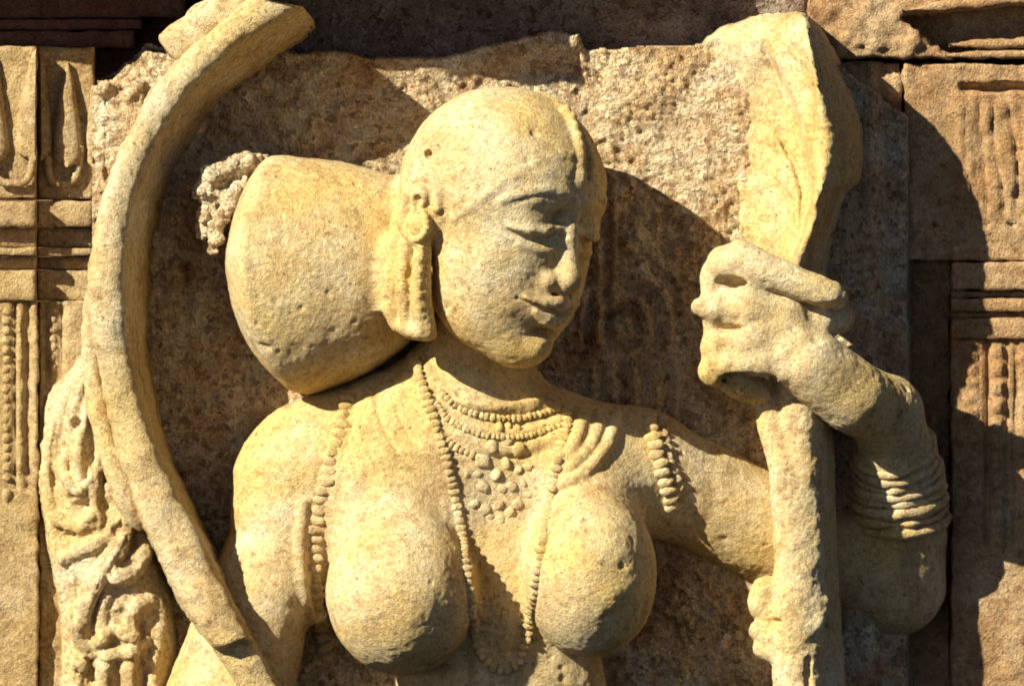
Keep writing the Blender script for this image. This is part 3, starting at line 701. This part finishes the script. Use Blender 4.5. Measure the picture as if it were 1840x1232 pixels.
# ------------------------------------------------------------------ object held in the raised hand
st = empty("staff", W(1440, 1300, 0), "yellow stone staff with a flared folded top held in her raised hand", "staff")
vv = [22, 34, 58, 83, 124, 165, 208, 248, 297, 330, 351, 413, 463, 520]
uL = [1392, 1346, 1290, 1270, 1286, 1304, 1310, 1312, 1312, 1312, 1314, 1322, 1340, 1368]
uR = [1430, 1440, 1446, 1450, 1458, 1466, 1472, 1476, 1476, 1472, 1468, 1448, 1430, 1420]
uE = [1452, 1462, 1486, 1502, 1520, 1540, 1556, 1566, 1570, 1560, 1530, 1514, 1506, 1500]
dR = [-5, 120, 168, 178, 184, 188, 190, 190, 190, 190, 188, 186, 182, 176]
A = catmull(np.c_[np.array([uL, uR, uE, dR], float).T, np.array(vv, float)[:, None]], 12)
g1v, g1u = [83, 165, 248, 330, 420], [1373, 1406, 1436, 1452, 1456]; g2v, g2u = [228, 248, 297, 351, 405, 430], [1390, 1398, 1428, 1441, 1440, 1432]
rows = []
for q in A:
    l, r, e, dr, v = q; P = [(l - 8, v, -40)]
    for t in np.linspace(0, 1, 44):
        u = l + (r - l) * t; d = -8 + (dr + 8) * (.35 * t + .65 * t ** 3)
        x = u - np.interp(v, g1v, g1u); d += (-20 * math.exp(-(x / 7) ** 2) + 12 * math.exp(-((x - 17) / 10) ** 2)) * float(sstep(60, 100, v)) * float(sstep(440, 400, v))
        x = u - np.interp(v, g2v, g2u); d += (-17 * math.exp(-(x / 6) ** 2) + 10 * math.exp(-((x + 13) / 10) ** 2)) * float(sstep(225, 262, v)) * float(sstep(440, 405, v))
        x = u - np.interp(v, g1v, g1u); d += 5 * math.sin(x / 8.5) * float(sstep(70, 130, v)) * float(sstep(.25, .5, np.array(t))) * float(sstep(-75, -30, np.array(x)))
        P.append((u, v, d))
    for t, dd in ((.10, -4), (.22, -16), (.36, -40), (.55, -84), (.75, -150), (.9, -220), (1, -300)):
        P.append((r + (e - r) * t, v, dr + dd))
    rows.append(P)
loft("flared_top", rows, M_FIG, st, 4, 30, 12, micro=1.6)
sf = Field((1320, 600, -90), (1530, 1300, 260), 3.0)
sf.chain([(1446,700,90,46),(1452,900,80,46),(1462,1100,70,48),(1474,1310,70,50)], k=10, flat=1.8)
sf.chain([(1376,630,110,24),(1368,690,140,24),(1384,760,150,24),(1410,830,154,34),(1426,920,158,40),(1432,1020,162,42),(1428,1120,164,46),(1436,1310,156,46)], k=14)
sf.chain([(1424,630,118,30),(1424,690,150,30),(1432,760,160,30),(1440,850,162,32),(1446,1000,164,30),(1452,1080,166,28)], k=10)
sf.chain([(1398,730,186,5),(1404,770,186,5),(1408,808,188,3)], k=6, mode='sub')
sf.chain([(1372,1055,156,22),(1366,1085,156,24),(1384,1110,162,20)], k=14)
sf.chain([(1362,1128,156,18),(1396,1150,174,18),(1430,1150,186,17),(1462,1120,186,15),(1474,1080,176,13)], k=8)
sf.chain([(1372,1160,156,20),(1420,1180,176,18),(1456,1160,180,14)], k=10)
sf.chain([(1448,1180,200,6),(1448,1310,198,6)], k=6, mode='sub')
sf.ell((1384,1112,190), (24,6,14), 6, 'sub')
Vx, Qx = skin(sf, 3, 34, 15, 1.1)
add_mesh("rod", Vx, Qx, M_FIG, st)

# ------------------------------------------------------------------ broken ornament behind the bun
bo = Field((330, 262, -20), (500, 470, 240), 2.6)
for (u, v, d, r) in ((372,345,130,24),(392,322,135,26),(420,304,130,24),(452,296,125,20),(376,385,128,20),(370,415,120,15),(400,352,120,24),(430,325,110,24),(470,292,110,13)): bo.ell((u, v, d), (r, r, r * 1.6), 14)
bo.chain([(440,322,150,9),(416,352,156,12),(402,388,158,13),(392,424,156,13),(388,448,152,9)], 4)
bo.chain([(424,326,172,4),(404,356,174,4),(388,400,170,4)], 3, 'sub')
Vx, Qx = skin(bo, 8, 16, 19, 2)
add_mesh("hair_ornament", Vx, Qx, M_SLAB, fig)["label"] = "rough broken ornament behind the rim of the bun"
